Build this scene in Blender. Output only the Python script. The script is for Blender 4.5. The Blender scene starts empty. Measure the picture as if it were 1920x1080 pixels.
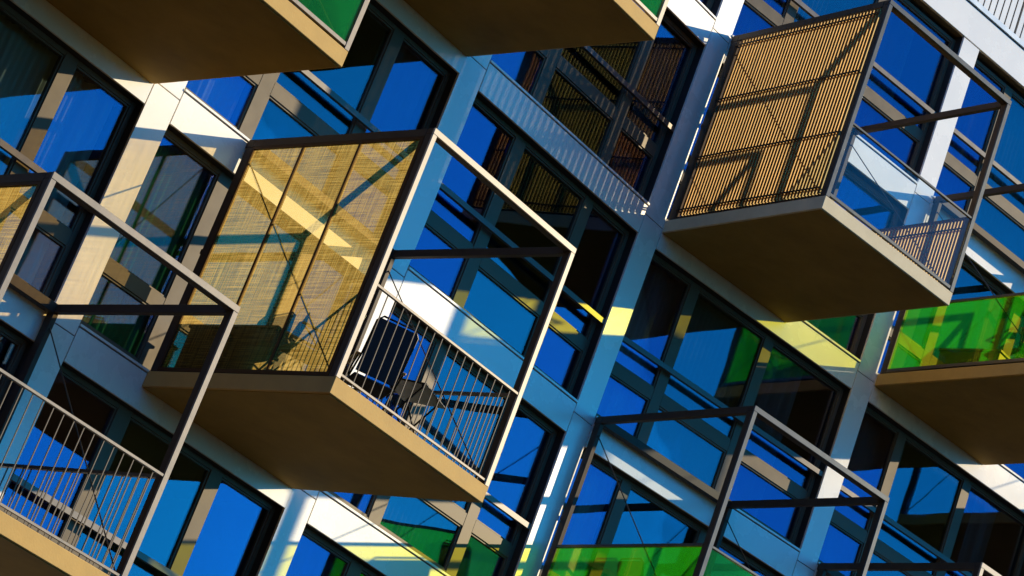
import bpy, math, random
from mathutils import Vector, Matrix
random.seed(7)
R = math.radians
sc = bpy.context.scene
COL = sc.collection

# ------------------------------------------------------------------ camera
CAMROWS = ((0.59553215, -0.73207648, 0.330765),      # right
           (0.48873186, 0.00339729, -0.87242743),    # down
           (0.6375599, 0.68121397, 0.3598123))       # forward
cam_d = bpy.data.cameras.new('camera')
cam_d.sensor_width = 36.0
cam_d.lens = 4813.384 / 1920 * 36.0
cam_d.clip_start = 0.1
cam_d.clip_end = 3000
cam = bpy.data.objects.new('camera', cam_d)
COL.objects.link(cam)
r_, d_, f_ = [Vector(v).normalized() for v in CAMROWS]
m3 = Matrix((r_, -d_, -f_)).transposed()
cam.matrix_world = Matrix.Translation((-23.1186, -22.305, 1.6)) @ m3.to_4x4()
sc.camera = cam

# ------------------------------------------------------------------ light
SUN_AZ = R(-28.2)      # direction towards the sun, from +X counter-clockwise
SUN_EL = R(23.7)
to_sun = Vector((math.cos(SUN_EL) * math.cos(SUN_AZ), math.cos(SUN_EL) * math.sin(SUN_AZ), math.sin(SUN_EL)))
sun_d = bpy.data.lights.new('sun', 'SUN')
sun_d.energy = 5.0
sun_d.angle = R(0.5)
sun_d.color = (1.0, 0.80, 0.50)
sun = bpy.data.objects.new('sun', sun_d)
COL.objects.link(sun)
sun.rotation_euler = to_sun.to_track_quat('Z', 'Y').to_euler()

world = bpy.data.worlds.new('World')
sc.world = world
world.use_nodes = True
wn = world.node_tree
wn.nodes.clear()
wo = wn.nodes.new('ShaderNodeOutputWorld')
bg = wn.nodes.new('ShaderNodeBackground')
sky = wn.nodes.new('ShaderNodeTexSky')
sky.sky_type = 'NISHITA'
sky.sun_disc = False
sky.sun_elevation = SUN_EL
sky.sun_rotation = R(90) - SUN_AZ
sky.air_density = 1.0
sky.dust_density = 0.3
sky.ozone_density = 3.0
hs = wn.nodes.new('ShaderNodeHueSaturation')
hs.inputs['Saturation'].default_value = 1.0
hs.inputs['Value'].default_value = 1.0
wn.links.new(sky.outputs[0], hs.inputs['Color'])
# deep, polarised blue of the photograph
tint = wn.nodes.new('ShaderNodeVectorMath')
tint.operation = 'MULTIPLY'
tint.inputs[1].default_value = (0.03, 0.66, 1.15)
wn.links.new(hs.outputs[0], tint.inputs[0])
wn.links.new(tint.outputs[0], bg.inputs[0])
bg.inputs[1].default_value = 0.115
wn.links.new(bg.outputs[0], wo.inputs[0])

sc.view_settings.view_transform = 'Standard'
sc.view_settings.look = 'None'
sc.view_settings.gamma = 1.0
sc.view_settings.exposure = 0.85
try:
    sc.cycles.caustics_reflective = False
    sc.cycles.caustics_refractive = False
    sc.cycles.max_bounces = 10
    sc.cycles.transparent_max_bounces = 24
except Exception:
    pass

# ------------------------------------------------------------------ materials
MATS = {}
def nodes(m):
    nt = m.node_tree
    return nt, nt.nodes, nt.links

def base_mat(name, col, rough=0.5, metal=0.0, var=0.08, scale=3.0, bump=0.0, bscale=60.0, spec=0.5, stretch=None, rvar=0.1):
    m = bpy.data.materials.new(name)
    m.use_nodes = True
    nt, N, L = nodes(m)
    b = N['Principled BSDF']
    b.inputs['Roughness'].default_value = rough
    b.inputs['Metallic'].default_value = metal
    b.inputs['Specular IOR Level'].default_value = spec
    tc = N.new('ShaderNodeTexCoord')
    mp = N.new('ShaderNodeMapping')
    if stretch:
        mp.inputs['Scale'].default_value = stretch
    L.new(tc.outputs['Object'], mp.inputs[0])
    nz = N.new('ShaderNodeTexNoise')
    nz.inputs['Scale'].default_value = scale
    nz.inputs['Detail'].default_value = 6
    nz.inputs['Roughness'].default_value = 0.6
    L.new(mp.outputs[0], nz.inputs['Vector'])
    mr = N.new('ShaderNodeMapRange')
    mr.inputs['From Min'].default_value = 0.3
    mr.inputs['From Max'].default_value = 0.7
    mr.inputs['To Min'].default_value = 1 - var
    mr.inputs['To Max'].default_value = 1 + var
    L.new(nz.outputs['Fac'], mr.inputs['Value'])
    mx = N.new('ShaderNodeVectorMath')
    mx.operation = 'SCALE'
    mx.inputs[0].default_value = col
    L.new(mr.outputs[0], mx.inputs['Scale'])
    L.new(mx.outputs[0], b.inputs['Base Color'])
    mr2 = N.new('ShaderNodeMapRange')
    mr2.inputs['To Min'].default_value = max(0.02, rough - rvar)
    mr2.inputs['To Max'].default_value = min(1, rough + rvar)
    L.new(nz.outputs['Fac'], mr2.inputs['Value'])
    L.new(mr2.outputs[0], b.inputs['Roughness'])
    if bump > 0:
        n2 = N.new('ShaderNodeTexNoise')
        n2.inputs['Scale'].default_value = bscale
        n2.inputs['Detail'].default_value = 4
        L.new(mp.outputs[0], n2.inputs['Vector'])
        bp = N.new('ShaderNodeBump')
        bp.inputs['Strength'].default_value = bump
        bp.inputs['Distance'].default_value = 0.01
        L.new(n2.outputs['Fac'], bp.inputs['Height'])
        L.new(bp.outputs[0], b.inputs['Normal'])
    if name in MATTE:
        b.inputs['Specular IOR Level'].default_value = 0.12
    MATS[name] = m
    return m

MATTE = {'slab_paint', 'slab_paint_pale', 'soffit_shade_paint', 'window_frame', 'slat', 'slat_shade_paint', 'slat_frame', 'baluster', 'steel_mid', 'steel_light', 'steel_dark', 'beam_dark', 'added_deck', 'ground'}
base_mat('white_panel', (0.80, 0.79, 0.76), 0.27, 0, 0.025, 1.2, 0.015, 3.0, 0.8)
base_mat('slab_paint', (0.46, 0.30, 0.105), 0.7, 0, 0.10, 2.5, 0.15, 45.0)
base_mat('slab_paint_pale', (0.60, 0.52, 0.36), 0.7, 0, 0.10, 2.5, 0.15, 45.0)
base_mat('reveal', (0.018, 0.018, 0.02), 0.6, 0, 0.1, 4)
base_mat('window_frame', (0.12, 0.10, 0.075), 0.42, 0.1, 0.06, 5)
base_mat('rail_dark', (0.10, 0.09, 0.085), 0.4, 0.5, 0.06, 5)
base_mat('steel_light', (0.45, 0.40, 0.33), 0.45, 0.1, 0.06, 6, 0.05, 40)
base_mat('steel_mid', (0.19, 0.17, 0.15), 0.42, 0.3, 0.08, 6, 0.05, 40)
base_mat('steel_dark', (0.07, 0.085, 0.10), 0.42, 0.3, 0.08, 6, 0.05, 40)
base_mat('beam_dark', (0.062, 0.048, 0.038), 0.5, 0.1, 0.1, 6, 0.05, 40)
base_mat('blocker_brick', (0.10, 0.07, 0.05), 0.9, 0, 0.2, 1.5)
base_mat('blocker_glass', (0.02, 0.025, 0.03), 0.15, 0, 0.1, 2)
base_mat('baluster', (0.14, 0.12, 0.10), 0.6, 0.0, 0.05, 8)
base_mat('added_deck', (0.07, 0.055, 0.045), 0.8, 0, 0.2, 4, stretch=(0.3, 6, 1))
base_mat('soffit_shade_paint', (0.30, 0.20, 0.055), 0.75, 0, 0.2, 1.5, 0.1, 30.0)  # slab underside, same paint in reality, darkened to carry its shade
base_mat('slat_shade_paint', (0.13, 0.056, 0.016), 0.6, 0, 0.1, 6)
base_mat('slat', (0.86, 0.64, 0.28), 0.55, 0, 0.14, 9, 0.1, 40, stretch=(1, 1, 0.15))
base_mat('slat_frame', (0.06, 0.032, 0.015), 0.5, 0.2, 0.1, 6)
base_mat('cable', (0.05, 0.045, 0.04), 0.4, 0.6, 0.02, 4)
base_mat('interior', (0.10, 0.09, 0.08), 0.9, 0, 0.1, 2)
base_mat('ground', (0.022, 0.012, 0.005), 0.95, 0, 0.35, 0.25, 0.2, 8)
base_mat('dark_fabric', (0.012, 0.018, 0.035), 0.85, 0, 0.15, 20, 0.2, 200)
base_mat('green_fabric', (0.16, 0.22, 0.13), 0.85, 0, 0.12, 20, 0.2, 200)
base_mat('black_metal', (0.015, 0.014, 0.013), 0.35, 0.6, 0.05, 8)
base_mat('oak', (0.42, 0.24, 0.10), 0.5, 0, 0.25, 10, 0.05, 60, stretch=(0.2, 2, 2))
base_mat('planter', (0.03, 0.03, 0.028), 0.6, 0, 0.1, 6)
base_mat('bark', (0.06, 0.045, 0.03), 0.9, 0, 0.3, 8, 0.5, 20)
base_mat('leaf', (0.035, 0.06, 0.02), 0.7, 0, 0.4, 2)
base_mat('chrome', (0.7, 0.68, 0.62), 0.25, 0.9, 0.03, 8)
base_mat('capping', (0.55, 0.62, 0.66), 0.35, 0.3, 0.04, 3)

def glass_mat(name, tint=(0.36, 0.48, 0.62), trans=(0.92, 1.0, 1.0), fac=0.20, wav=0.35):
    """coated window glass: part mirror, part see-through, slightly wavy"""
    m = bpy.data.materials.new(name)
    m.use_nodes = True
    nt, N, L = nodes(m)
    N.clear()
    out = N.new('ShaderNodeOutputMaterial')
    tr = N.new('ShaderNodeBsdfTransparent')
    tr.inputs[0].default_value = (*trans, 1)
    gl = N.new('ShaderNodeBsdfGlossy')
    # every pane its own coating: from cobalt to slightly teal, darker or lighter
    geo = N.new('ShaderNodeNewGeometry')
    cr = N.new('ShaderNodeValToRGB')
    cr.color_ramp.elements[0].color = (tint[0], tint[1] * 0.62, tint[2] * 0.98, 1)
    cr.color_ramp.elements[1].color = (tint[0] * 0.7, tint[1] * 1.02, tint[2] * 0.80, 1)
    e = cr.color_ramp.elements.new(0.72)
    e.color = (tint[0] * 0.9, tint[1] * 0.70, tint[2] * 1.05, 1)
    L.new(geo.outputs['Random Per Island'], cr.inputs[0])
    L.new(cr.outputs[0], gl.inputs['Color'])
    gl.inputs['Roughness'].default_value = 0.0
    tc = N.new('ShaderNodeTexCoord')
    nz = N.new('ShaderNodeTexNoise')
    nz.inputs['Scale'].default_value = 0.9
    nz.inputs['Detail'].default_value = 1
    L.new(tc.outputs['Object'], nz.inputs['Vector'])
    bp = N.new('ShaderNodeBump')
    bp.inputs['Strength'].default_value = wav
    bp.inputs['Distance'].default_value = 0.012
    L.new(nz.outputs['Fac'], bp.inputs['Height'])
    L.new(bp.outputs[0], gl.inputs['Normal'])
    fr = N.new('ShaderNodeFresnel')
    fr.inputs['IOR'].default_value = 1.5
    mr = N.new('ShaderNodeMapRange')
    mr.inputs['From Min'].default_value = 0.0
    mr.inputs['From Max'].default_value = 1.0
    mr.inputs['To Min'].default_value = fac
    mr.inputs['To Max'].default_value = 0.85
    L.new(fr.outputs[0], mr.inputs['Value'])
    mx = N.new('ShaderNodeMixShader')
    L.new(mr.outputs[0], mx.inputs[0])
    L.new(tr.outputs[0], mx.inputs[1])
    L.new(gl.outputs[0], mx.inputs[2])
    L.new(mx.outputs[0], out.inputs[0])
    MATS[name] = m
glass_mat('window_glass')

def tinted_glass(name, trans, body, bodyfac, gloss):
    m = bpy.data.materials.new(name)
    m.use_nodes = True
    nt, N, L = nodes(m)
    N.clear()
    out = N.new('ShaderNodeOutputMaterial')
    tr = N.new('ShaderNodeBsdfTransparent')
    tr.inputs[0].default_value = (*trans, 1)
    tl = N.new('ShaderNodeBsdfTranslucent')
    tl.inputs[0].default_value = (*body, 1)
    df = N.new('ShaderNodeBsdfDiffuse')
    df.inputs[0].default_value = (*body, 1)
    tc = N.new('ShaderNodeTexCoord')
    a = N.new('ShaderNodeMixShader')
    a.inputs[0].default_value = 0.3
    L.new(tl.outputs[0], a.inputs[1])
    L.new(df.outputs[0], a.inputs[2])
    b = N.new('ShaderNodeMixShader')
    b.inputs[0].default_value = bodyfac
    L.new(tr.outputs[0], b.inputs[1])
    L.new(a.outputs[0], b.inputs[2])
    gl = N.new('ShaderNodeBsdfGlossy')
    gl.inputs['Roughness'].default_value = 0.0
    fr = N.new('ShaderNodeFresnel')
    fr.inputs['IOR'].default_value = 1.45
    ml = N.new('ShaderNodeMath')
    ml.operation = 'MULTIPLY'
    ml.inputs[1].default_value = gloss
    L.new(fr.outputs[0], ml.inputs[0])
    c = N.new('ShaderNodeMixShader')
    L.new(ml.outputs[0], c.inputs[0])
    L.new(b.outputs[0], c.inputs[1])
    L.new(gl.outputs[0], c.inputs[2])
    L.new(c.outputs[0], out.inputs[0])
    MATS[name] = m
tinted_glass('green_glass', (0.98, 1.0, 0.24), (0.04, 0.80, 0.08), 0.09, 0.35)
tinted_glass('clear_glass', (0.93, 0.98, 0.99), (0.2, 0.5, 0.6), 0.0, 0.08)

def curtain_mat(name='curtain', c1=(0.80, 0.84, 0.76), c2=(0.3, 0.34, 0.3)):
    m = bpy.data.materials.new(name)
    m.use_nodes = True
    nt, N, L = nodes(m)
    N.clear()
    out = N.new('ShaderNodeOutputMaterial')
    df = N.new('ShaderNodeBsdfDiffuse')
    df.inputs[0].default_value = (*c1, 1)
    tl = N.new('ShaderNodeBsdfTranslucent')
    tl.inputs[0].default_value = (*c2, 1)
    mx = N.new('ShaderNodeMixShader')
    mx.inputs[0].default_value = 0.35
    L.new(df.outputs[0], mx.inputs[1])
    L.new(tl.outputs[0], mx.inputs[2])
    L.new(mx.outputs[0], out.inputs[0])
    MATS[name] = m
curtain_mat()
curtain_mat('green_curtain', (0.10, 0.55, 0.16), (0.1, 0.4, 0.1))

def mesh_mat():
    """woven golden mesh: threads at two scales, see-through between them"""
    m = bpy.data.materials.new('gold_mesh')
    m.use_nodes = True
    nt, N, L = nodes(m)
    N.clear()
    out = N.new('ShaderNodeOutputMaterial')
    tc = N.new('ShaderNodeTexCoord')
    def noise(scale, sx):
        mp = N.new('ShaderNodeMapping')
        mp.inputs['Scale'].default_value = sx
        L.new(tc.outputs['Object'], mp.inputs[0])
        n = N.new('ShaderNodeTexNoise')
        n.inputs['Scale'].default_value = scale
        n.inputs['Detail'].default_value = 2
        n.inputs['Roughness'].default_value = 0.7
        L.new(mp.outputs[0], n.inputs['Vector'])
        return n.outputs['Fac']
    v1 = noise(1.0, (1, 95, 1.2))     # vertical threads
    h1 = noise(1.0, (1, 1.6, 110))     # horizontal threads
    mul = N.new('ShaderNodeMath'); mul.operation = 'ADD'
    L.new(v1, mul.inputs[0]); L.new(h1, mul.inputs[1])
    mul2 = mul
    mr = N.new('ShaderNodeMapRange')
    mr.inputs['From Min'].default_value = 0.80
    mr.inputs['From Max'].default_value = 1.20
    mr.inputs['To Min'].default_value = 0.22
    mr.inputs['To Max'].default_value = 0.55
    L.new(mul2.outputs[0], mr.inputs['Value'])
    cr = N.new('ShaderNodeValToRGB')
    cr.color_ramp.elements[0].position = 0.2
    cr.color_ramp.elements[0].color = (0.42, 0.27, 0.055, 1)
    cr.color_ramp.elements[1].position = 0.9
    cr.color_ramp.elements[1].color = (0.84, 0.65, 0.22, 1)
    L.new(mr.outputs[0], cr.inputs[0])
    df = N.new('ShaderNodeBsdfDiffuse')
    tl = N.new('ShaderNodeBsdfTranslucent')
    L.new(cr.outputs[0], df.inputs[0]); L.new(cr.outputs[0], tl.inputs[0])
    a = N.new('ShaderNodeMixShader'); a.inputs[0].default_value = 0.72
    L.new(df.outputs[0], a.inputs[1]); L.new(tl.outputs[0], a.inputs[2])
    tr = N.new('ShaderNodeBsdfTransparent')
    tr.inputs[0].default_value = (1.0, 0.80, 0.38, 1)
    b = N.new('ShaderNodeMixShader')
    L.new(mr.outputs[0], b.inputs[0])
    L.new(tr.outputs[0], b.inputs[1]); L.new(a.outputs[0], b.inputs[2])
    L.new(b.outputs[0], out.inputs[0])
    MATS['gold_mesh'] = m
mesh_mat()

# ------------------------------------------------------------------ mesh helpers
class MB:
    def __init__(s):
        s.v = []; s.f = []; s.smooth = False
    def box(s, x0, x1, y0, y1, z0, z1):
        i = len(s.v)
        s.v += [(x0, y0, z0), (x1, y0, z0), (x1, y1, z0), (x0, y1, z0), (x0, y0, z1), (x1, y0, z1), (x1, y1, z1), (x0, y1, z1)]
        for q in ((0, 3, 2, 1), (4, 5, 6, 7), (0, 1, 5, 4), (1, 2, 6, 5), (2, 3, 7, 6), (3, 0, 4, 7)):
            s.f.append(tuple(i + k for k in q))
        return s
    def tube(s, pts, r, n=8, closed=False):
        pts = [Vector(p) for p in pts]
        rs = r if isinstance(r, (list, tuple)) else [r] * len(pts)
        i0 = len(s.v)
        m = len(pts)
        up = None
        for k, p in enumerate(pts):
            a = pts[max(k - 1, 0)] if not closed else pts[(k - 1) % m]
            b = pts[min(k + 1, m - 1)] if not closed else pts[(k + 1) % m]
            t = (b - a).normalized()
            if up is None:
                up = Vector((0, 0, 1)) if abs(t.z) < 0.9 else Vector((1, 0, 0))
            u = t.cross(up).normalized()
            w = u.cross(t).normalized()
            up = w
            for j in range(n):
                an = 2 * math.pi * j / n
                s.v.append(tuple(p + (u * math.cos(an) + w * math.sin(an)) * rs[k]))
        for k in range(m if closed else m - 1):
            k2 = (k + 1) % m
            for j in range(n):
                j2 = (j + 1) % n
                s.f.append((i0 + k * n + j, i0 + k * n + j2, i0 + k2 * n + j2, i0 + k2 * n + j))
        if not closed:
            s.f.append(tuple(i0 + j for j in range(n))[::-1])
            s.f.append(tuple(i0 + (m - 1) * n + j for j in range(n)))
        return s
    def mesh(s, name, mat):
        me = bpy.data.meshes.new(name)
        me.from_pydata(s.v, [], s.f)
        me.materials.append(MATS[mat])
        if s.smooth:
            for p in me.polygons:
                p.use_smooth = True
        me.update()
        return me
    def build(s, name, mat, parent=None, loc=(0, 0, 0), bevel=0.0):
        o = bpy.data.objects.new(name, s.mesh(name, mat))
        COL.objects.link(o)
        o.location = loc
        if parent is not None:
            o.parent = parent
        if bevel:
            add_bevel(o, bevel)
        return o

def add_bevel(o, w):
    b = o.modifiers.new('bevel', 'BEVEL')
    b.width = w
    b.segments = 1
    b.limit_method = 'ANGLE'

def empty(name, loc=(0, 0, 0), rz=0.0, parent=None):
    o = bpy.data.objects.new(name, None)
    COL.objects.link(o)
    o.location = loc
    o.rotation_euler = (0, 0, rz)
    o.empty_display_size = 0.3
    if parent is not None:
        o.parent = parent
    return o

def tag(o, label=None, cat=None, group=None, kind=None):
    if label: o['label'] = label
    if cat: o['category'] = cat
    if group: o['group'] = group
    if kind: o['kind'] = kind
    return o

def placed(mesh, name, parent, loc, rz=0.0, bevel=0.0):
    o = bpy.data.objects.new(name, mesh)
    COL.objects.link(o)
    o.parent = parent
    o.location = loc
    o.rotation_euler = (0, 0, rz)
    if bevel:
        add_bevel(o, bevel)
    return o

# ------------------------------------------------------------------ ground
g = MB()
g.v = [(-1500, -1500, 0), (1500, -1500, 0), (1500, 1500, 0), (-1500, 1500, 0)]
g.f = [(0, 1, 2, 3)]
tag(g.build('ground', 'ground'), kind='structure')

# ------------------------------------------------------------------ building
YAW = R(-9.647)
BASE0 = 9.70            # top of the spandrel under the third visible storey
FH = 3.005
FLOORS = [BASE0 + FH * k for k in range(-3, 4)]      # 0.685 ... 18.715
TOP = 21.33
def wf(fr, x, y, z=0.0):
    """facade frame (1 = left wing, 2 = right wing) to world"""
    if fr == 1:
        return Vector((x, y, z))
    return Vector((x * math.cos(YAW) - y * math.sin(YAW), x * math.sin(YAW) + y * math.cos(YAW), z))
def rzf(fr):
    return 0.0 if fr == 1 else YAW

# bays: (frame, x of the clear left edge, clear width, kind)
A_R = -8.025
BAYS = [(1, A_R - 4.035 * 2, 3.63, 'A'), (1, A_R - 4.035, 3.63, 'A'), (1, A_R, 3.655, 'A'), (1, -3.985, 3.565, 'A'),
        (2, 0.0, 4.14, 'B'), (2, 4.525, 4.14, 'B'), (2, 9.05, 4.14, 'B'), (2, 13.575, 4.14, 'B')]
PIL = [(1, b[1] - 0.405, b[1]) for b in BAYS[:4]] + [(1, -0.42, 0.0)] + [(2, b[1] - 0.385, b[1]) for b in BAYS[5:]] + [(2, 17.715, 18.1)]
bld = tag(empty('apartment_building'), 'pale panelled apartment block with blue glazed windows behind the projecting balconies', 'building')

# core: floor slabs, party walls and back wall
core = MB()
for fr, x0, w, k in BAYS:
    pass
def core_part(fr, bays, extra_l, extra_r):
    c = MB()
    xa = bays[0][1] - extra_l
    xb = bays[-1][1] + bays[-1][2] + extra_r
    for z in FLOORS:
        c.box(xa, xb, 0.06, 7.0, z - 0.40, z - 0.03)
    c.box(xa, xb, 0.06, 7.0, TOP + 0.02, TOP + 0.5)
    for b in bays:
        c.box(b[1] - 0.30, b[1] - 0.10, 0.27, 7.0, 0.0, TOP)
    c.box(xb - 0.1, xb, 0.06, 7.0, 0, TOP)
    c.box(xa, xb, 7.0, 7.3, 0, TOP + 0.5)
    c.box(xa, xb, 0.06, 0.4, 0, FLOORS[0] - 0.4)
    return c.build('building_core', 'interior', bld, wf(fr, 0, 0))
core_part(1, BAYS[:4], 0.4, 0.42)
o = core_part(2, BAYS[4:], 0.0, 0.4)
o.rotation_euler = (0, 0, YAW)

# pilasters: one stack of panels with open joints, dark reveal behind
def pilaster_mesh(w):
    c = MB()
    zs = [0.0] + [z - 0.155 for z in FLOORS] + [TOP - 0.012]
    for a, b in zip(zs[:-1], zs[1:]):
        c.box(0.006, w - 0.006, 0.0, 0.035, a + 0.006, b - 0.006)
    return c.mesh('pilaster', 'white_panel')
def pilaster_back_mesh(w):
    c = MB()
    c.box(0.003, w - 0.003, 0.038, 0.27, 0.0, TOP)
    return c.mesh('pilaster_back', 'reveal')
for fr, a, b in PIL:
    p = placed(pilaster_mesh(b - a), 'pilaster', bld, wf(fr, a, 0), rzf(fr), 0.003)
    placed(pilaster_back_mesh(b - a), 'pilaster_back', p, (0, 0, 0))
# small corner filler where the two wings meet
c = MB(); c.box(-0.02, 0.03, 0.05, 0.4, 0, TOP); c.build('corner_post', 'reveal', bld)

# spandrels with projecting sill
def spandrel_mesh(w):
    c = MB()
    c.box(0.005, w - 0.005, 0.0, 0.035, -0.455, -0.042)
    return c.mesh('spandrel', 'white_panel')
def spandrel_sill_mesh(w):
    c = MB()
    c.box(0.004, w - 0.004, -0.018, 0.13, -0.026, 0.0)
    return c.mesh('window_sill', 'white_panel')
def spandrel_back_mesh(w):
    c = MB()
    c.box(0.0, w, 0.038, 0.27, -0.452, -0.03)
    return c.mesh('spandrel_back', 'reveal')
SP = {}
for fr, x0, w, k in BAYS:
    if w not in SP:
        SP[w] = (spandrel_mesh(w), spandrel_sill_mesh(w), spandrel_back_mesh(w))
    for z in FLOORS:
        p = placed(SP[w][0], 'spandrel', bld, wf(fr, x0, 0, z), rzf(fr), 0.003)
        placed(SP[w][1], 'window_sill', p, (0, 0, 0))
        placed(SP[w][2], 'spandrel_back', p, (0, 0, 0))

# windows
PANES = {'A': [(0.055, 1.01), (1.215, 2.545), (2.73, None)], 'B': [(0.055, 0.885), (1.06, 2.44), (2.62, None)]}
HZ = 2.552             # clear height
BEAD = 0.022
def window_meshes(w, kind):
    panes = [(a, w - 0.065 if b is None else b) for a, b in PANES[kind]]
    rows = [(0.085, 0.70), (0.875, HZ - 0.06)]
    fr = MB()
    y0, y1 = 0.15, 0.255
    # verticals
    edges = [0.0] + [q for p in panes for q in p] + [w]
    for i in range(0, len(edges), 2):
        fr.box(edges[i], edges[i + 1], y0, y1, 0.0, HZ)
    # horizontals between the verticals
    for a, b in panes:
        fr.box(a, b, y0 + 0.002, y1, 0.0, rows[0][0])
        fr.box(a, b, y0 + 0.002, y1, rows[0][1], rows[1][0])
        fr.box(a, b, y0 + 0.002, y1, rows[1][1], HZ)
    sash = MB()
    gl = MB()
    for a, b in panes:
        for c, d in rows:
            e = 0.003
            sash.box(a + e, a + BEAD, 0.168, 0.23, c + e, d - e)
            sash.box(b - BEAD, b - e, 0.168, 0.23, c + e, d - e)
            sash.box(a + BEAD, b - BEAD, 0.168, 0.23, c + e, c + BEAD)
            sash.box(a + BEAD, b - BEAD, 0.168, 0.23, d - BEAD, d - e)
            gl.box(a + BEAD, b - BEAD, 0.195, 0.207, c + BEAD, d - BEAD)
    return (fr.mesh('window', 'window_frame'), sash.mesh('sash', 'window_frame'), gl.mesh('pane', 'window_glass'))
def curtain_mesh(w, spans, seed, mat='curtain'):
    rnd = random.Random(seed)
    c = MB()
    for a, b in spans:
        n = max(6, int((b - a) / 0.02))
        i0 = len(c.v)
        ph = rnd.random() * 6
        for i in range(n + 1):
            x = a + (b - a) * i / n
            y = 0.40 + 0.055 * math.sin(x * 19 + ph + 2.2 * math.sin(x * 3.3 + ph)) * (0.55 + 0.45 * math.sin(x * 2.1 + ph)) + 0.016 * math.sin(x * 71 + ph)
            c.v.append((x, y, 0.05)); c.v.append((x + 0.01 * math.sin(x * 9), y * 1.0, HZ - 0.02))
        for i in range(n):
            c.f.append((i0 + 2 * i, i0 + 2 * i + 2, i0 + 2 * i + 3, i0 + 2 * i + 1))
    c.smooth = True
    me = c.mesh('curtain', mat)
    return me
def rail_mesh(w):
    c = MB()
    c.box(0.0, w, 0.03, 0.085, 1.145, 1.215)
    return c.mesh('guard_rail', 'rail_dark')

# which bays carry a balcony on which storey: (bay index, storey index)
BALC = {(1, 2), (1, 4), (2, 3), (2, 5), (4, 3), (4, 5), (5, 3), (5, 5), (6, 3), (6, 5)}
WM = {}; RM = {}
CURT = {0: [(0.1, 0.9)], 1: [(0.05, 1.3), (3.0, 3.5)], 2: [(1.25, 2.2)], 3: [(0.05, 3.5)], 4: [(0.3, 1.0), (2.6, 3.5)], 5: []}
CM = {}
for bi, (fr, x0, w, k) in enumerate(BAYS):
    if w not in WM:
        WM[w] = window_meshes(w, k)
        RM[w] = rail_mesh(w)
    for fi, z in enumerate(FLOORS):
        p = placed(WM[w][0], 'window', bld, wf(fr, x0, 0, z), rzf(fr), 0.004)
        placed(WM[w][1], 'sash', p, (0, 0, 0))
        placed(WM[w][2], 'pane', p, (0, 0, 0))
        ck = (bi * 3 + fi * 2 + (bi * fi) % 3) % 6
        if (bi, fi) in ((5, 6), (5, 5), (4, 6), (4, 5), (6, 5), (2, 5)): ck = 3
        if (bi, fi) == (2, 3):
            placed(curtain_mesh(w, [(0.05, 2.6)], 11, 'green_curtain'), 'curtain', p, (0, 0, 0))
        elif CURT[ck]:
            if ck not in CM: CM[ck] = [curtain_mesh(w, [q], ck) for q in CURT[ck]]
            for q in CM[ck]:
                placed(q, 'curtain', p, (0, 0, 0))
        if (bi, fi) not in BALC:
            placed(RM[w], 'guard_rail', p, (0, 0, 0))

# roof edge
for fr, xa, xb in ((1, BAYS[0][1] - 0.4, -0.004), (2, 0.004, 18.1)):
    c = MB(); c.box(xa, xb, -0.004, 0.05, TOP, TOP + 0.53)
    p = placed(c.mesh('roof_fascia', 'white_panel'), 'roof_fascia', bld, (0, 0, 0), rzf(fr), 0.004)
    c = MB(); c.box(xa, xb, -0.03, 0.30, TOP + 0.55, TOP + 0.64)
    placed(c.mesh('roof_capping', 'capping'), 'roof_capping', bld, (0, 0, 0), rzf(fr), 0.004)
    c = MB(); c.box(xa, xb, 0.0, 0.2, TOP + 0.5, TOP + 0.56)
    placed(c.mesh('roof_shadow_gap', 'reveal'), 'roof_shadow_gap', bld, (0, 0, 0), rzf(fr))
    c = MB(); c.box(xa + 0.5, xb - 0.5, 2.2, 6.8, TOP + 0.5, TOP + 3.2)
    placed(c.mesh('penthouse_wall', 'white_panel'), 'penthouse_wall', bld, (0, 0, 0), rzf(fr))
c = MB()
xa, xb = 0.05, 18.0
zr = TOP + 0.66
c.box(xa, xb, 0.30, 0.34, zr, zr + 0.05)
c.box(xa, xb, 0.29, 0.35, zr + 1.0, zr + 1.05)
x = xa
i = 0
while x < xb:
    h = 0.03 if i % 10 == 0 else 0.009
    c.box(x - h / 2, x + h / 2, 0.31, 0.33, zr + 0.05, zr + 1.0)
    x += 0.134; i += 1
placed(c.mesh('terrace_railing', 'black_metal'), 'terrace_railing', bld, (0, 0, 0), YAW)

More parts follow.
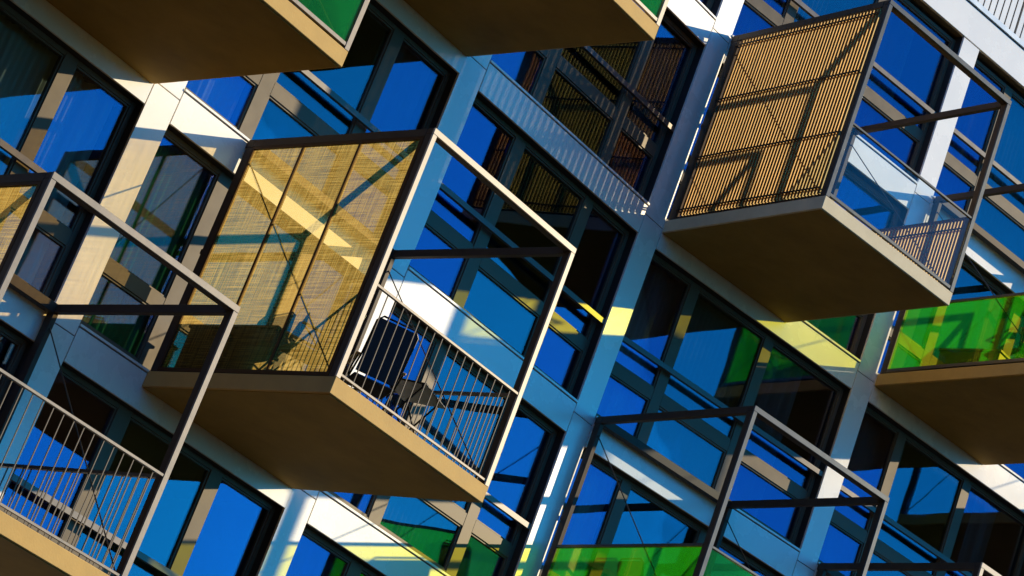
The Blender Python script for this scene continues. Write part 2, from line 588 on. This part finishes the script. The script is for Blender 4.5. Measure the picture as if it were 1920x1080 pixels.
# ------------------------------------------------------------------ balconies
W_, D_, H_ = 2.6, 3.04, 3.0
PW, PD = 0.065, 0.12         # post width (front) and depth (side)
def balcony(fr, x0, base, steel, left, front, right, slab='slab_paint', label='', name='balcony'):
    b = tag(empty(name, wf(fr, x0, 0, base), rzf(fr)), label, 'balcony', 'projecting steel framed balconies')
    c = MB(); c.box(0, W_, -D_, -0.004, -0.19, 0.0)
    c.build('slab', slab, b, bevel=0.006)
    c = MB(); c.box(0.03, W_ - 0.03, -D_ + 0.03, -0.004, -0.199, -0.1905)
    c.build('soffit_shade', 'soffit_shade_paint', b)
    c = MB()
    for q in range(19):
        yy = -D_ + 0.14 + q * 0.145
        c.box(0.07, W_ - 0.07, yy, yy + 0.138, 0.001, 0.022)
    c.build('added_deck_boards', 'added_deck', b)  # unseen dark boards, added to cut sun bounce off the slab top
    # frame: front portal and side beams; shade put into the dark colour behind the front
    T = 0.028
    f = MB()
    f.box(0, PW, -D_, -D_ + T, 0.002, H_ - 0.072)
    f.box(W_ - PW, W_, -D_, -D_ + T, 0.002, H_ - 0.072)
    f.box(0, W_, -D_, -D_ + T, H_ - 0.07, H_)
    ft = f.build('front_face', steel, b, bevel=0.003)
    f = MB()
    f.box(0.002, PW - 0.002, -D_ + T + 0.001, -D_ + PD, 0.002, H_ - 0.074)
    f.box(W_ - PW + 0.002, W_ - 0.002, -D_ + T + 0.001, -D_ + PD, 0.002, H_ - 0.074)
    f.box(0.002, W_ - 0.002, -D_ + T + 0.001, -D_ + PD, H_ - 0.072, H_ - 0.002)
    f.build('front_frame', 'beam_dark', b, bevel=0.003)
    f = MB()
    f.box(0, PW, -0.155, -0.035, 0.002, H_ - 0.112)
    f.box(W_ - PW, W_, -0.155, -0.035, 0.002, H_ - 0.112)
    f.box(0, W_, -0.155, -0.035, H_ - 0.11, H_ - 0.001)
    f.box(0.01, 0.05, -0.035, 0.0, 1.5, 1.56); f.box(W_ - 0.05, W_ - 0.01, -0.035, 0.0, 1.5, 1.56)
    f.box(0.01, 0.05, -0.035, 0.0, H_ - 0.1, H_ - 0.03); f.box(W_ - 0.05, W_ - 0.01, -0.035, 0.0, H_ - 0.1, H_ - 0.03)
    f.build('rear_frame', 'beam_dark', b, bevel=0.004)
    for s in (0, 1):
        x = 0 if s == 0 else W_ - PW
        f = MB()
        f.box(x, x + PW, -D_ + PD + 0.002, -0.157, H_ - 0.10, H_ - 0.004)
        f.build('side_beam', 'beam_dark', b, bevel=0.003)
        xx = 0.03 if s == 0 else W_ - 0.03
        f = MB(); f.tube([(xx, -0.03, H_ - 0.16), (xx, -D_ + PD, 0.06)], 0.0075, 6)
        k = f.build('brace_cable', 'cable', b)
        f = MB(); f.box(xx - 0.012, xx + 0.012, -0.06, 0.0, H_ - 0.21, H_ - 0.13)
        f.build('bracket', 'chrome', k)
    def side(kind, s):
        if kind is None: return
        xs = 0.0 if s == 0 else W_ - 0.04
        if kind == 'mesh':
            f = MB()
            ya, yb, za, zb = -D_ + PD + 0.003, -0.158, 0.0, H_ - 0.103
            f.box(xs, xs + 0.04, ya, ya + 0.05, za + 0.05, zb - 0.03)
            f.box(xs, xs + 0.04, yb - 0.03, yb, za + 0.05, zb - 0.03)
            f.box(xs, xs + 0.04, ya, yb, zb - 0.03, zb)
            f.box(xs, xs + 0.04, ya, yb, za + 0.004, za + 0.05)
            for yy in (-1.02, -1.94):
                f.box(xs + 0.002, xs + 0.038, yy - 0.018, yy + 0.018, za + 0.05, zb - 0.03)
            fo = f.build('screen_frame', 'slat_frame', b)
            for y2, y3 in ((yb - 0.03, -1.02 + 0.018), (-1.02 - 0.018, -1.94 + 0.018), (-1.94 - 0.018, ya + 0.05)):
                f = MB(); f.box(xs + 0.018, xs + 0.0182, y3 if y3 < y2 else y2, y2 if y3 < y2 else y3, za + 0.05, zb - 0.03)
                # single woven sheet
                f.f = [f.f[3]]
                f.build('mesh_panel', 'gold_mesh', fo)
        elif kind in ('slat', 'slat_low'):
            top = H_ - 0.11 if kind == 'slat' else 1.13
            rails = (0.13, 0.965, 1.90, 2.80) if kind == 'slat' else (0.14, 0.98)
            f = MB()
            for z in rails:
                f.box(xs + 0.051, xs + 0.060, -D_ + PD, -0.158, z - 0.012, z + 0.012)
                f.box(xs - 0.020, xs - 0.013, -D_ + PD, -0.158, z - 0.012, z + 0.012)
            f.box(xs, xs + 0.04, -D_ + PD + 0.002, -0.158, 0.0, 0.03)
            f.box(xs, xs + 0.04, -0.215, -0.158, 0.03, top)
            if kind == 'slat_low':
                f.box(xs - 0.005, xs + 0.045, -D_ + PD + 0.002, -0.158, top, top + 0.035)
            fo = f.build('screen_frame', 'slat_frame', b)
            f = MB(); f2 = MB()
            y = -D_ + PD + 0.035
            while y < -0.24:
                f.box(xs - 0.008, xs + 0.050, y - 0.016, y + 0.016, 0.04, top - 0.01)
                f2.box(xs - 0.012, xs - 0.0085, y - 0.0225, y + 0.017, 0.035, top - 0.005)
                y += 0.0605
            so = f.build('slats', 'slat', fo)
            f2.build('slat_shade_face', 'slat_shade_paint', so)  # dark cap carries the shade on the slats' outer side
        elif kind == 'bars':
            f = MB()
            f.box(xs, xs + 0.04, -D_ + PD + 0.002, -0.158, 1.10, 1.135)
            f.box(xs + 0.01, xs + 0.03, -D_ + PD + 0.002, -0.158, 0.04, 0.065)
            fo = f.build('guard_rail', 'rail_dark', b)
            f = MB()
            y = -0.22
            while y > -D_ + PD + 0.05:
                f.box(xs + 0.014, xs + 0.026, y - 0.005, y + 0.005, 0.0, 1.098)
                y -= 0.134
            f.build('balusters', 'baluster', fo)
        elif kind in ('green', 'clear'):
            f = MB()
            f.box(xs, xs + 0.04, -D_ + PD + 0.002, -0.158, 1.10, 1.135)
            f.box(xs, xs + 0.04, -D_ + PD + 0.002, -0.158, 0.02, 0.07)
            fo = f.build('guard_rail', 'rail_dark', b)
            f = MB(); f.box(xs + 0.014, xs + 0.026, -D_ + PD + 0.006, -0.16, 0.073, 1.097)
            f.build('glass_panel', kind + '_glass', fo)
    side(left, 0)
    side(right, 1)
    ya = -D_ + 0.005
    if front == 'bars':
        f = MB()
        f.box(PW + 0.002, W_ - PW - 0.002, ya, ya + 0.04, 1.10, 1.13)
        f.box(PW + 0.002, W_ - PW - 0.002, ya + 0.008, ya + 0.034, 0.04, 0.068)
        fo = f.build('guard_rail', 'steel_mid', b, bevel=0.003)
        f = MB(); x = PW + 0.07
        while x < W_ - PW - 0.03:
            f.box(x - 0.005, x + 0.005, ya + 0.015, ya + 0.026, 0.0, 1.098)
            x += 0.134
        f.build('balusters', 'baluster', fo)
    elif front in ('green', 'clear'):
        f = MB()
        f.box(PW + 0.002, W_ - PW - 0.002, ya, ya + 0.035, 1.10, 1.13)
        f.box(PW + 0.002, W_ - PW - 0.002, ya, ya + 0.035, 0.03, 0.075)
        fo = f.build('guard_rail', steel, b, bevel=0.003)
        f = MB(); f.box(PW + 0.004, W_ - PW - 0.004, ya + 0.012, ya + 0.024, 0.078, 1.097)
        f.build('glass_panel', front + '_glass', fo)
    return b

XA = -8.43 - W_      # balconies of the bay left of pilaster A
XB = -4.36 - W_
F6, F9, F12, F15, F18 = FLOORS[2], FLOORS[3], FLOORS[4], FLOORS[5], FLOORS[6]
bal_LL = balcony(1, XA, F6 - 0.01, 'steel_mid', 'mesh', 'bars', 'bars', label='balcony with golden mesh screen and bar railing cut by the lower left corner')
bal_T1 = balcony(1, XA, F12 - 0.01, 'steel_mid', 'mesh', 'green', None, label='balcony at the top left whose broad brown underside fills the corner')
bal_M = balcony(1, XB, F9 - 0.01, 'steel_light', 'mesh', 'bars', 'bars', label='central balcony with three part golden mesh screen, pale frame and chairs behind bars')
bal_T2 = balcony(1, XB, F15 - 0.01, 'steel_light', 'mesh', 'green', None, label='balcony at the top centre showing its dark underside and a corner of green glass')
bal_R = balcony(2, 0.0, F15 - 0.015, 'steel_dark', 'slat', 'clear', 'slat_low', 'slab_paint_pale', label='balcony with tall golden slatted screen and dark frame at the upper right')
bal_BR = balcony(2, 0.0, F9 - 0.01, 'steel_dark', 'green', 'green', None, label='balcony with green glass sides and dark grey frame at the lower right of centre')
bal_RR = balcony(2, 4.53, F15 - 0.005, 'steel_dark', 'green', 'green', 'green', label='balcony at the right edge with green glass side above a brown slab')
bal_BR2 = balcony(2, 4.53, F9 - 0.01, 'steel_light', None, 'bars', None, label='balcony frame whose pale corner peeks in at the bottom right edge')

balcony(2, 9.06, F15 - 0.01, 'steel_dark', None, 'clear', None, label='balcony beyond the right edge at the level of the slatted balcony')
balcony(2, 9.06, F9 - 0.01, 'steel_dark', None, 'bars', None, label='balcony beyond the bottom right corner of the picture')

# ------------------------------------------------------------------ furniture
def chair(name, loc, rz, fabric, label, parent=None):
    c = tag(empty(name, loc, rz), label, 'chair', 'folding armchairs on the balconies')
    w = 0.27
    for s in (-1, 1):
        x = s * w
        f = MB(); f.smooth = True
        # curved front leg up into arm support, and crossing rear leg
        pts = [(x, -0.28 + 0.50 * t, 0.02 + 0.60 * t + 0.10 * math.sin(math.pi * t)) for t in [i / 10 for i in range(11)]]
        f.tube(pts, 0.011, 7)
        f.build('leg', 'black_metal', c)
        f = MB(); f.smooth = True
        pts = [(x * 0.93, 0.30 - 0.52 * t, 0.02 + 0.60 * t + 0.10 * math.sin(math.pi * t)) for t in [i / 10 for i in range(11)]]
        f.tube(pts, 0.011, 7)
        f.build('leg', 'black_metal', c)
        f = MB(); f.box(x - 0.028, x + 0.028, -0.27, 0.22, 0.635, 0.657)
        f.build('armrest', 'oak', c, bevel=0.006)
    f = MB(); f.smooth = True
    pts = [(-w * 0.9, -0.05, 0.40), (-w * 0.9, 0.24, 0.66), (-w * 0.9, 0.36, 1.02), (-w * 0.7, 0.385, 1.08), (w * 0.7, 0.385, 1.08), (w * 0.9, 0.36, 1.02), (w * 0.9, 0.24, 0.66), (w * 0.9, -0.05, 0.40)]
    f.tube(pts, 0.012, 7)
    f.build('back_frame', 'black_metal', c)
    f = MB()
    i0 = 0
    prof = [(0.17, 0.47), (0.22, 0.60), (0.27, 0.74), (0.32, 0.90), (0.365, 1.05)]
    for y, z in prof:
        f.v += [(-w * 0.86, y, z), (w * 0.86, y, z), (w * 0.86, y + 0.014, z + 0.004), (-w * 0.86, y + 0.014, z + 0.004)]
    for i in range(len(prof) - 1):
        a = 4 * i; b = a + 4
        f.f += [(a, a + 1, b + 1, b), (a + 2, a + 3, b + 3, b + 2), (a + 1, a + 2, b + 2, b + 1), (a + 3, a, b, b + 3)]
    f.f += [(3, 2, 1, 0), (16, 17, 18, 19)]
    f.build('backrest', fabric, c)
    f = MB(); f.box(-w * 0.88, w * 0.88, -0.26, 0.20, 0.415, 0.44)
    f.build('seat', fabric, c, bevel=0.01)
    return c

def on_balc(bal, x, y, z=0.0):
    return bal.location + Matrix.Rotation(bal.rotation_euler[2], 3, 'Z') @ Vector((x, y, z))
chair('folding_armchair', on_balc(bal_M, 0.38, -2.0), R(250), 'green_fabric', 'folding armchair with curved black legs next to the golden mesh screen')
chair('folding_armchair', on_balc(bal_M, 1.05, -2.35), R(150), 'dark_fabric', 'dark blue armchair with wooden arms behind the bars of the central balcony')
def table(loc, rz, label, top='planter'):
    t = tag(empty('folding_table', loc, rz), label, 'table')
    f = MB(); f.box(-0.55, 0.55, -0.36, 0.36, 0.71, 0.735)
    f.build('tabletop', top, t, bevel=0.006)
    for s in (-1, 1):
        f = MB()
        f.tube([(s * 0.45, -0.30, 0.0), (s * 0.45, 0.28, 0.70)], 0.012, 6)
        f.build('leg', 'black_metal', t)
        f = MB()
        f.tube([(s * 0.42, 0.30, 0.0), (s * 0.42, -0.28, 0.70)], 0.012, 6)
        f.build('leg', 'black_metal', t)
    return t
st = tag(empty('storage_box', on_balc(bal_M, 0.42, -0.93), 0), 'long dark lidded box standing behind the golden mesh of the central balcony', 'storage box')
f = MB(); f.box(-0.27, 0.27, -0.72, 0.72, 0.03, 0.62)
f.build('box', 'planter', st, bevel=0.008)
f = MB(); f.box(-0.29, 0.29, -0.74, 0.74, 0.622, 0.66)
f.build('lid', 'beam_dark', st, bevel=0.006)
f = MB(); f.box(-0.31, -0.271, -0.06, 0.06, 0.5, 0.53)
f.build('handle', 'black_metal', st)
chair('folding_armchair', on_balc(bal_BR, 0.7, -1.3), R(80), 'dark_fabric', 'dark chair back showing above the green glass at the bottom edge')
def table(loc, rz, label):
    t = tag(empty('folding_table', loc, rz), label, 'table')
    f = MB(); f.smooth = False
    f.box(-0.32, 0.32, -0.27, 0.27, 0.70, 0.722)
    f.build('tabletop', 'black_metal', t, bevel=0.006)
    for sx in (-1, 1):
        f = MB(); f.tube([(sx * 0.27, -0.24, 0.0), (sx * 0.27, 0.20, 0.70)], 0.011, 6); f.build('leg', 'black_metal', t)
        f = MB(); f.tube([(sx * 0.24, 0.24, 0.0), (sx * 0.24, -0.20, 0.70)], 0.011, 6); f.build('leg', 'black_metal', t)
    return t
table(on_balc(bal_M, 1.75, -2.3), R(20), 'small black folding table behind the right half of the central bars')
# right edge balcony
def planter(loc, rz, label):
    p = tag(empty('planter_box', loc, rz), label, 'planter')
    f = MB(); f.box(-0.5, 0.5, -0.16, 0.16, 0.04, 0.36)
    f.box(-0.52, 0.52, -0.18, 0.18, 0.36, 0.40)
    f.box(-0.45, -0.38, -0.14, 0.14, 0.0, 0.04); f.box(0.38, 0.45, -0.14, 0.14, 0.0, 0.04)
    f.build('box', 'planter', p, bevel=0.006)
    return p
planter(on_balc(bal_RR, 0.35, -1.45), R(90), 'low dark box behind the green glass of the right edge balcony')
chair('folding_armchair', on_balc(bal_RR, 0.5, -2.45), R(120), 'dark_fabric', 'black curved chair on the green glass balcony at the right edge')

# ------------------------------------------------------------------ trees across the street (seen mirrored in the low windows)
TREES = [(34.0, -45.0, 13.5), (39.0, -47.0, 11.0), (29.5, -49.0, 12.0)]
def tree(loc, h, seed, label):
    rnd = random.Random(seed)
    t = tag(empty('pine_tree', loc), label, 'tree', 'trees mirrored in the lowest windows')
    f = MB(); f.smooth = True
    f.tube([(0, 0, 0), (0.1, 0, h * 0.4), (0, 0.1, h * 0.75), (0, 0, h * 0.97)], [0.28, 0.2, 0.1, 0.03], 8)
    f.build('trunk', 'bark', t)
    f = MB()
    for i in range(2600):
        u = rnd.random() ** 0.8
        z = h * (0.18 + 0.82 * u)
        rad = h * 0.20 * (1 - u) * (0.75 + 0.5 * math.sin(z * 3.1 + seed) ** 2) + 0.1
        a = rnd.random() * 6.283
        q = rad * rnd.random() ** 0.5
        p = Vector((q * math.cos(a), q * math.sin(a), z - q * 0.25))
        s = 0.16 + rnd.random() * 0.22
        u1 = Vector((rnd.gauss(0, 1), rnd.gauss(0, 1), rnd.gauss(0, 0.5))).normalized() * s
        u2 = Vector((rnd.gauss(0, 1), rnd.gauss(0, 1), rnd.gauss(0, 1))).cross(u1).normalized() * s * 0.5
        i0 = len(f.v)
        f.v += [tuple(p + u1), tuple(p + u2), tuple(p - u1), tuple(p - u2)]
        f.f.append((i0, i0 + 1, i0 + 2, i0 + 3))
    f.build('crown', 'leaf', t)

def sky_blocker(x0, x1, y0, y1, h, label):  # unseen blocks added to cut low sky light and deepen the shade
    b = tag(empty('sky_blocker_house', ((x0 + x1) / 2, (y0 + y1) / 2, 0)), label, 'building')
    hx, hy = (x1 - x0) / 2, (y1 - y0) / 2
    f = MB(); f.box(-hx, hx, -hy, hy, 0, h)
    f.build('wall', 'blocker_brick', b)
    f = MB(); f.box(-hx - 0.3, hx + 0.3, -hy - 0.3, hy + 0.3, h, h + 0.5)
    f.build('roof', 'reveal', b)
    f = MB()
    z = 1.2
    while z < h - 2:
        x = -hx + 1.2
        while x < hx - 2:
            f.box(x, x + 1.3, hy + 0.002, hy + 0.06, z, z + 1.6)
            x += 3.0
        y = -hy + 1.2
        while y < hy - 2:
            f.box(hx + 0.002, hx + 0.06, y, y + 1.3, z, z + 1.6)
            y += 3.0
        z += 3.1
    f.build('windows', 'blocker_glass', b)
sky_blocker(-110, -26, -62, -46, 30, 'added unseen brick block behind the viewer, cutting low sky light')
sky_blocker(-95, -70, -38, 30, 30, 'added unseen brick block on the left, cutting low sky light')
for k, (x, y, h) in enumerate(TREES):
    tree((x, y, 0), h, k + 3, 'dark conifer across the street, mirrored behind the bars at the lower left')

# ------------------------------------------------------------------ small fittings
c = MB()
c.tube([(0, 0, 0), (0.03, -0.02, -0.06), (0.0, -0.04, -0.10), (-0.05, -0.03, -0.06), (-0.03, -0.02, 0.0), (0.02, -0.03, -0.16), (0.0, -0.03, -0.30)], 0.006, 6)
c.tube([(0.0, -0.03, -0.24), (0.0, -0.03, -0.36)], 0.014, 6)
c.smooth = True
o = c.build('hanging_cord', 'black_metal', None, wf(2, 2.02, 0.13, 16.9))
tag(o, 'small dark loop of cord hanging in front of the blue window inside the slatted balcony', 'cord')
